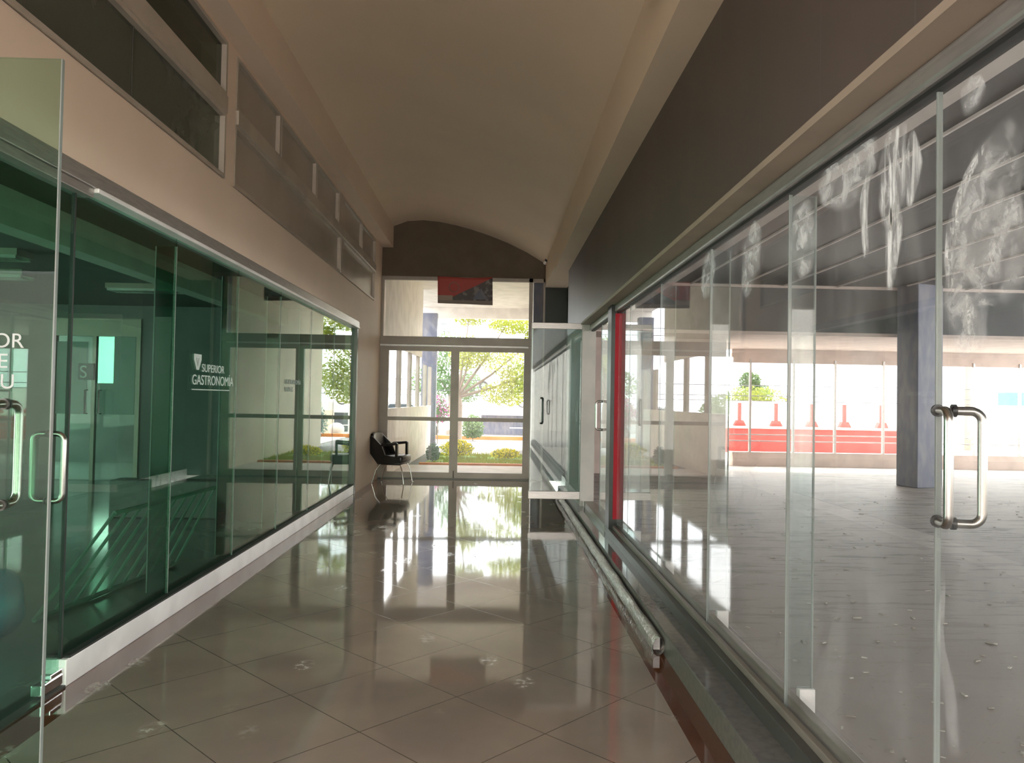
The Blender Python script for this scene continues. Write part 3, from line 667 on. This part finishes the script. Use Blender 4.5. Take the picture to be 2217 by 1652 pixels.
B().box(-2.15, .9, y0-.02, y1, 0, .02).done('threshold', 'alu_dark', dd)
B().tube([(-.75, y0-.015, .03), (-.75, y0-.015, .16)], .009, 8).done('bolt', 'steel', dd)
# banner
b = B()
def bf(u_, v_): return Vector((-1.11 + u_*1.02 + .012*(1-v_), YE-.065 + .012*math.sin(u_*9+v_*2), 3.26 + v_*.505 - .02*u_*(1-v_) + (.02*math.sin(u_*3.1)*-1 if v_ == 1 else 0)))
b.grid(bf, 24, 8); ban = b.done('banner', 'banner', smooth=True)
so = ban.modifiers.new('thickness', 'SOLIDIFY'); so.thickness = .003
tag(ban, 'red and dark printed banner hanging above the end door', 'banner')
def ring_pts(c, r, n_=18, plane='xz'): return [(c[0]+r*math.cos(2*math.pi*k/n_), c[1], c[2]+r*math.sin(2*math.pi*k/n_)) for k in range(n_+1)]
MT['print'] = princ('faded_print', (.36, .13, .11), .6)
B().tube(ring_pts((-.80, YE-.08, 3.56), .09), .012, 6, False).done('printed_figure', 'print', ban)
b = B(); b.prism([(-.42, 3.40), (-.30, 3.55), (-.22, 3.42), (-.16, 3.36), (-.30, 3.34), (-.45, 3.35)], 'y', YE-.084, YE-.080); b.done('printed_figure', 'concrete', ban)
# security fittings
cm = thing('security_camera', 'small black camera with a white cap under the far end of the beam', 'camera', (.90, 13.9, 4.0))
B().box(.86, .93, 13.85, 13.95, 4.02, 4.06).done('bracket', 'black', cm); B().ball((.86, 13.88, 3.99), .032).done('lens_cap', 'white', cm, smooth=True)
sp = thing('spotlight', 'small black spotlight at the top edge of the picture beside the beam', 'spotlight', (.82, 4.2, 3.85))
b = B().tube([(.80, 4.15, 3.76), (.86, 4.32, 3.86)], .022, 12); b.done('barrel', 'black', sp, smooth=True)
b = B().box(.84, .90, 4.28, 4.36, 3.84, 3.93, .004); b.done('mount', 'black', sp)

# ------------------------------------------------------------ black armchair
ch = thing('armchair', 'black shell armchair on thin chrome legs by the end door', 'chair', (-1.80, 13.55, 0))
def shell(u_, v_):  # u: side to side, v: seat rear -> top of the back; the chair faces +X
    s_ = u_*2-1; t = v_; x = -.15 - .17*t - .03*math.sin(t*3.1) + .05*(1-t)*s_*s_ + .02*s_*s_; z = .36 + .52*t - .03*t*s_*s_
    return Vector((x, s_*(.27 - .03*t), z))
def mkchair(root):
    o = B().grid(shell, 14, 14).done('backrest', 'seat', None, smooth=True); m = o.modifiers.new('t', 'SOLIDIFY'); m.thickness = .04; o.parent = root
    o = B().box(-.17, .28, -.25, .25, .37, .49, .03).done('seat', 'seat', None, smooth=True); o.parent = root
    o = B().box(-.16, .25, -.262, .262, .335, .375, .012).done('seat_pan', 'black', None, smooth=True); o.parent = root
    for s_ in (-1, 1):
        b = B(); b.prism([(-.29, .52), (-.31, .80), (-.27, .83), (-.09, .665), (-.02, .50), (.24, .47), (.24, .37), (-.15, .34)], 'y', s_*.255, s_*.29)
        b.done('side_panel', 'seat', None).parent = root
        b = B(); b.prism([(-.12, .655), (-.07, .70), (.18, .72), (.205, .70), (.205, .47), (.165, .47), (.165, .675), (-.04, .65)], 'y', s_*.245, s_*.30)
        b.done('armrest', 'seat', None).parent = root
        for (xa, xb) in ((.22, .31), (-.12, -.27)):
            o = B().tube([(xa, s_*.20, .345), (xa+(xb-xa)*.55, s_*.22, .24), (xb, s_*.235, .008)], .0095, 8).done('leg', 'chrome', None, smooth=True); o.parent = root
    o = B().tube([(.22, -.20, .33), (-.12, -.20, .33), (-.12, .20, .33), (.22, .20, .33)], .009, 8).done('under_frame', 'chrome', None, smooth=True); o.parent = root
mkchair(ch); ch.rotation_euler.z = R(-12)

# ------------------------------------------------------------ outside the end door
struct('porch_floor', B().box(-2.6, 1.0, YE+.1, 17.3, -.1, -.005), 'pave', 'pale paving just outside the end door', 'paving')
def wx(y): return -2.08 + (y-14.4)*.2/8.3
def wseg(b, ya, yb, z0, z1): b.prism([(wx(ya)-.07, ya), (wx(yb)-.07, yb), (wx(yb), yb), (wx(ya), ya)], 'z', z0, z1); return b
b = B(); wseg(b, YE+.1, 22.6, -.05, 1.28); wseg(b, YE+.1, 20.2, 2.55, 4.345)
struct('wall_porch_left', b, 'white', 'white porch wall left of the end door', 'wall')
for k, yy in enumerate((14.55, 16.4, 18.1, 19.6, 21.2, 22.4)):
    b = B(); wseg(b, yy-.16, yy+.16, 1.282, 2.548 if yy < 20.2 else 2.40)
    tag(b.done('pier', 'pier'), 'grey-beige pier in the porch wall opening, number %s from the door' % ['one', 'two', 'three', 'four', 'five', 'six'][k], 'pier', 'piers in the porch wall opening')
tag(B().box(-2.2, -1.76, 22.75, 23.1, -.3, 4.02).done('column_porch', 'concrete'), 'blue-grey column at the outer end of the white porch wall', 'column', kind='structure')
struct('wall_porch_right', B().box(1.02, 1.2, YE+.52, 24.0, -.3, 4.4), 'cream', 'cream porch wall right of the end door', 'wall')
struct('ceiling_porch', B().box(-2.4, 1.2, YE+.2, 24.2, 4.35, 4.45), 'white', 'white porch ceiling beyond the end door', 'ceiling')
struct('trim_9', B().box(-2.4, 5.0, 24.0, 24.3, 4.02, 4.9), 'white', 'white beam at the outer edge of the porch', 'beam')
struct('ground', B().box(-60, 60, 17.3, 110, -.35, -.06), 'asphalt', 'grey street beyond the end door', 'street')
struct('ground_left', B().box(-60, -2.6, 13.3, 17.3, -.35, -.06), 'pave', 'pale ground behind the shop', 'ground')
struct('yard', B().box(1.25, 60, 17.25, 40, -.2, -.04), 'pave', 'pale yard outside the hall windows', 'yard')
tag(B().box(-1.6, .98, 17.6, 20.6, -.06, .0).done('lawn', 'grass'), 'bright green planted strip outside the end door', 'lawn', kind='stuff')
b = B()
for _ in range(2600):
    x = random.uniform(-1.55, .93); y = random.uniform(17.7, 20.5); h = random.uniform(.03, .10)
    if any(abs(x-cx) < rx and abs(y-cy) < ry for cx, cy, rx, ry in ((-.95, 19.6, .52, .4), (.28, 19.2, .45, .35), (-1.45, 18.2, .26, .4))): continue
    b.bm.faces.new([b.bm.verts.new(q) for q in ((x-.01, y, 0), (x+.01, y, 0), (x+random.uniform(-.03, .03), y+random.uniform(-.02, .02), h))])
tag(b.done('grass_blades', 'leaf_y'), 'short yellow-green grass on the planted strip', 'grass', kind='stuff')
tag(B().box(-1.7, .95, 17.42, 17.6, -.1, .03, .01).done('kerb', 'orange'), 'orange kerb in front of the planted strip', 'kerb')
tag(B().box(-8, 8, 29.2, 29.5, -.1, .08, .01).done('kerb', 'orange'), 'orange kerb on the far side of the street', 'kerb')
def bush(name, c, r, n_, sz, mat, lab, cat='shrub', mat2=None, n2=0, group=None):
    t = thing(name, lab, cat, (c[0], c[1], 0), group)
    B().leaves([(c, r)], n_, sz, .015).done('foliage', mat, t)
    B().tube([(c[0], c[1], .003 if c[1] < 21 else -.055), (c[0], c[1], c[2])], .02, 6).done('stem', 'bark', t)
    if mat2: B().leaves([(c, tuple(x*1.08 for x in r))], n2, sz*1.1, .01).done('blossom', mat2, t)
bush('shrub', (-.95, 19.6, .22), (.42, .3, .22), 700, .03, 'leaf_y', 'yellow flowering shrub left of the door stiles', mat2='flower_y', n2=900)
bush('shrub', (.28, 19.2, .13), (.36, .25, .13), 500, .03, 'leaf_y', 'low yellow flowering shrub right of the door stiles', mat2='flower_y', n2=500)
bush('shrub', (-1.45, 18.2, .2), (.16, .3, .24), 900, .03, 'leaf_b', 'blue-grey shrub at the foot of the white porch wall')
bush('shrub', (-.8, 28.4, .42), (.42, .4, .5), 1700, .05, 'leaf_g', 'round green bush beyond the street')
bush('shrub', (2.2, 28.6, .5), (.4, .3, .65), 700, .05, 'leaf_b', 'slender grey-green bush on the far kerb')
bush('shrub', (2.95, 28.6, .3), (.22, .2, .4), 300, .05, 'leaf_g', 'small green bush at the far right beyond the kerb')
bush('bougainvillea', (-1.95, 26.3, 1.1), (.38, .35, .5), 900, .04, 'leaf_g', 'pink flowering bougainvillea beyond the white porch wall', 'shrub', 'flower_p', 500)
def tree(name, base, h, blobs, n_, sz, mat, lab, branches):
    t = thing(name, lab, 'tree', base)
    x, y, z = base
    b = B(); b.tube([(x, y, z), (x+.05, y, z+h*.3), (x-.05, y, z+h*.5)], [.22, .17, .10], 10)
    for br in branches: b.tube([(x, y, z+h*.35), ((x+br[0])/2+.05, (y+br[1])/2, (z+h*.35+br[2])/2-.05), br], [.06, .04, .012], 6)
    b.done('trunk', 'bark', t, smooth=True)
    B().leaves(blobs, n_, sz).done('foliage', mat, t)
tree('street_tree', (-1.3, 25.6, -.06), 4.5, [((.3, 25.6, 2.9), (1.0, .9, .65)), ((-.9, 25.4, 3.0), (.7, .6, .6)), ((.9, 25.6, 2.2), (.8, .7, .5)), ((-.9, 25.5, 4.4), (.7, .6, .5)), ((.6, 25.5, 4.0), (.9, .6, .35)), ((.4, 25.5, 1.7), (.9, .7, .45)), ((1.5, 25.5, 3.6), (.6, .5, .25))], 9000, .055, 'leaf_y',
     'yellow-green street tree right of the door stiles', [(.9, 25.6, 3.2), (-.8, 25.5, 3.3), (.4, 25.5, 4.1), (1.2, 25.5, 2.4), (-.9, 25.4, 4.4)])
tree('street_tree', (-1.9, 33.2, -.06), 4.5, [((-2.0, 33.2, 3.4), (1.1, .8, 1.0)), ((-2.7, 33.2, 2.2), (1.0, .7, .8)), ((-1.3, 33.2, 2.0), (.9, .7, .7))], 4200, .07, 'leaf_g', 'darker green tree behind the left door leaf', [(-2.6, 33.2, 2.6), (-1.4, 33.2, 3.2)])
tree('street_tree', (6.0, 30.2, -.06), 6, [((6.0, 30.2, 4.5), (1.9, 1, 2.0)), ((7.2, 30.2, 3.4), (1.2, .8, 1.4)), ((4.6, 30.2, 2.6), (1.2, .9, 1.3))], 6000, .10, 'leaf_g', 'wide green tree far to the right of the end door', [(6.8, 30.2, 5), (4.9, 30.2, 3)])
bush('hedge', (-5.2, 22.5, 1.0), (1.2, 5.0, 1.0), 9000, .06, 'leaf_g', 'green hedge seen between the piers of the porch wall', 'hedge')
# street furniture beyond
bd = thing('roadside_building', 'dark low building with white posts across the street', 'building', (2, 32, 0))
B().box(-.6, 5.2, 34, 38, -.06, .80).done('wall', 'concrete', bd); B().box(-.8, 5.4, 33.2, 38, .80, 1.25).done('roof', 'white', bd)
for xx in (1.45, ): B().tube([(xx, 30.9, -.06), (xx, 30.9, .9)], .045, 8).done('post', 'white', bd)
B().box(2.05, 2.42, 30.6, 30.9, -.06, .95).done('pillar', 'cream', bd)
b = B(); 
for zz in (.35, .7): b.tube([(.6, 30.8, zz), (2.05, 30.8, zz)], .02, 6)
b.done('railing', 'white', bd)
tag(B().ball((1.75, 29.9, .22), .26, 1.2, 1, 1, 3).done('boulder', 'white', smooth=True), 'white painted stone on the far orange kerb', 'stone')
car = thing('car', 'silver car parked beyond the white porch wall', 'car', (-3.1, 30.4, -.06))
prf = [(-5.5, .25), (-5.5, .7), (-4.9, .85), (-4.3, 1.3), (-3.2, 1.32), (-2.55, .95), (-1.95, .82), (-1.8, .6), (-1.8, .25)]
B().prism(prf, 'y', 29.6, 31.0).done('body', 'carpaint', car)
B().prism([(-4.25, .92), (-4.05, 1.24), (-3.25, 1.25), (-2.8, .95)], 'y', 29.585, 29.595).done('side_window', 'carglass', car)
for xx in (-4.8, -2.45):
    wh = B().tube([(xx, 29.55, .22), (xx, 29.75, .22)], .29, 20).done('wheel', 'tyre', car); B().tube([(xx, 29.54, .22), (xx, 29.55, .22)], .17, 16).done('hub', 'alu', wh)
for k, xx in enumerate((-9.0, 17.0)):
    up_ = thing('utility_pole', ['wooden utility pole left of the street trees', 'wooden utility pole right of the street trees'][k], 'pole', (xx, 27.2, -.06))
    B().tube([(xx, 27.2, -.06), (xx, 27.2, 6.2)], [.13, .09], 10).done('pole', 'bark', up_); B().box(xx-.05, xx+.05, 26.6, 27.8, 5.6, 5.7).done('crossarm', 'bark', up_)
for k, zz in enumerate((2.15, 1.78, 1.60, 4.12, 3.86)):
    tag(B().tube([(-9+q*2, 27.09, zz) for q in range(0, 14)], .014, 5).done('cable', 'wire'), 'overhead cable across the street, %s in height' % ['third', 'second lowest', 'lowest', 'topmost', 'second topmost'][k], 'cable', 'overhead street cables')
for k, (x, z, r_) in enumerate(((.76, 1.95, .21), (.99, 1.42, .19))):
    tag(B().tube(ring_pts((x, 27.05, z), r_), .025, 6, False).done('cable_coil', 'wire'), ['upper coil of spare cable hanging at the right of the door view', 'lower coil of spare cable hanging at the right of the door view'][k], 'cable coil')
tag(B().tube(ring_pts((-.42, 27.05, 1.98), .13, 10), .05, 6, False).done('cable_coil', 'wire'), 'small dark cable bundle hanging in the tree', 'cable coil')
# outside the hall windows
rw = thing('red_trough', 'long red metal trough wall outside the hall windows', 'low wall', (10, 24, 0))
b = B(); b.box(7.3, 12.75, 24, 24.6, -.04, .72); b.done('panel', 'redwall', rw); B().box(7.3, 12.75, 23.95, 24.65, .72, .79).done('rim', 'cream', rw)
for k, xx in enumerate((7.78, 8.95, 10.1, 11.15, 12.35)):
    p_ = thing('red_stanchion', 'red upright post on the trough wall, %s from the left' % ['first', 'second', 'third', 'fourth', 'fifth'][k], 'post', (xx, 24.3, .79), 'red posts along the trough wall')
    B().box(xx-.045, xx+.045, 24.2, 24.3, .97, 1.52).done('upright', 'redwall', p_); B().prism([(xx-.19, .79), (xx+.19, .79), (xx+.1, .97), (xx-.1, .97)], 'y', 24.15, 24.35).done('foot', 'redwall', p_)
struct('wall_yard', B().box(6, 40, 30, 30.3, -.1, 1.60), 'white', 'white boundary wall beyond the red trough', 'wall')
tree('yard_tree', (12.9, 38, 0), 2.4, [((12.9, 38, 2.0), (1.0, .8, .6)), ((12.7, 38, 2.6), (.55, .5, .5))], 2600, .07, 'leaf_g', 'grey-green tree over the boundary wall, seen through the hall', [(13.3, 38, 2.1), (12.4, 38, 2.2)])
bush('hedge', (11.7, 34.5, 1.4), (2.0, .6, .9), 3500, .07, 'leaf_y', 'yellow-green hedge top behind the boundary wall', 'hedge')
aw = thing('awning_kiosk', 'kiosk with a turquoise awning at the right edge of the hall view', 'kiosk', (24.5, 34, 0))
B().prism([(22.6, 1.62), (27, 1.62), (27, 2.2), (22.6, 2.2)], 'y', 33.2, 34).done('awning', 'blue', aw); B().box(22.6, 27, 33.5, 36, -.05, 1.62).done('body', 'white', aw)
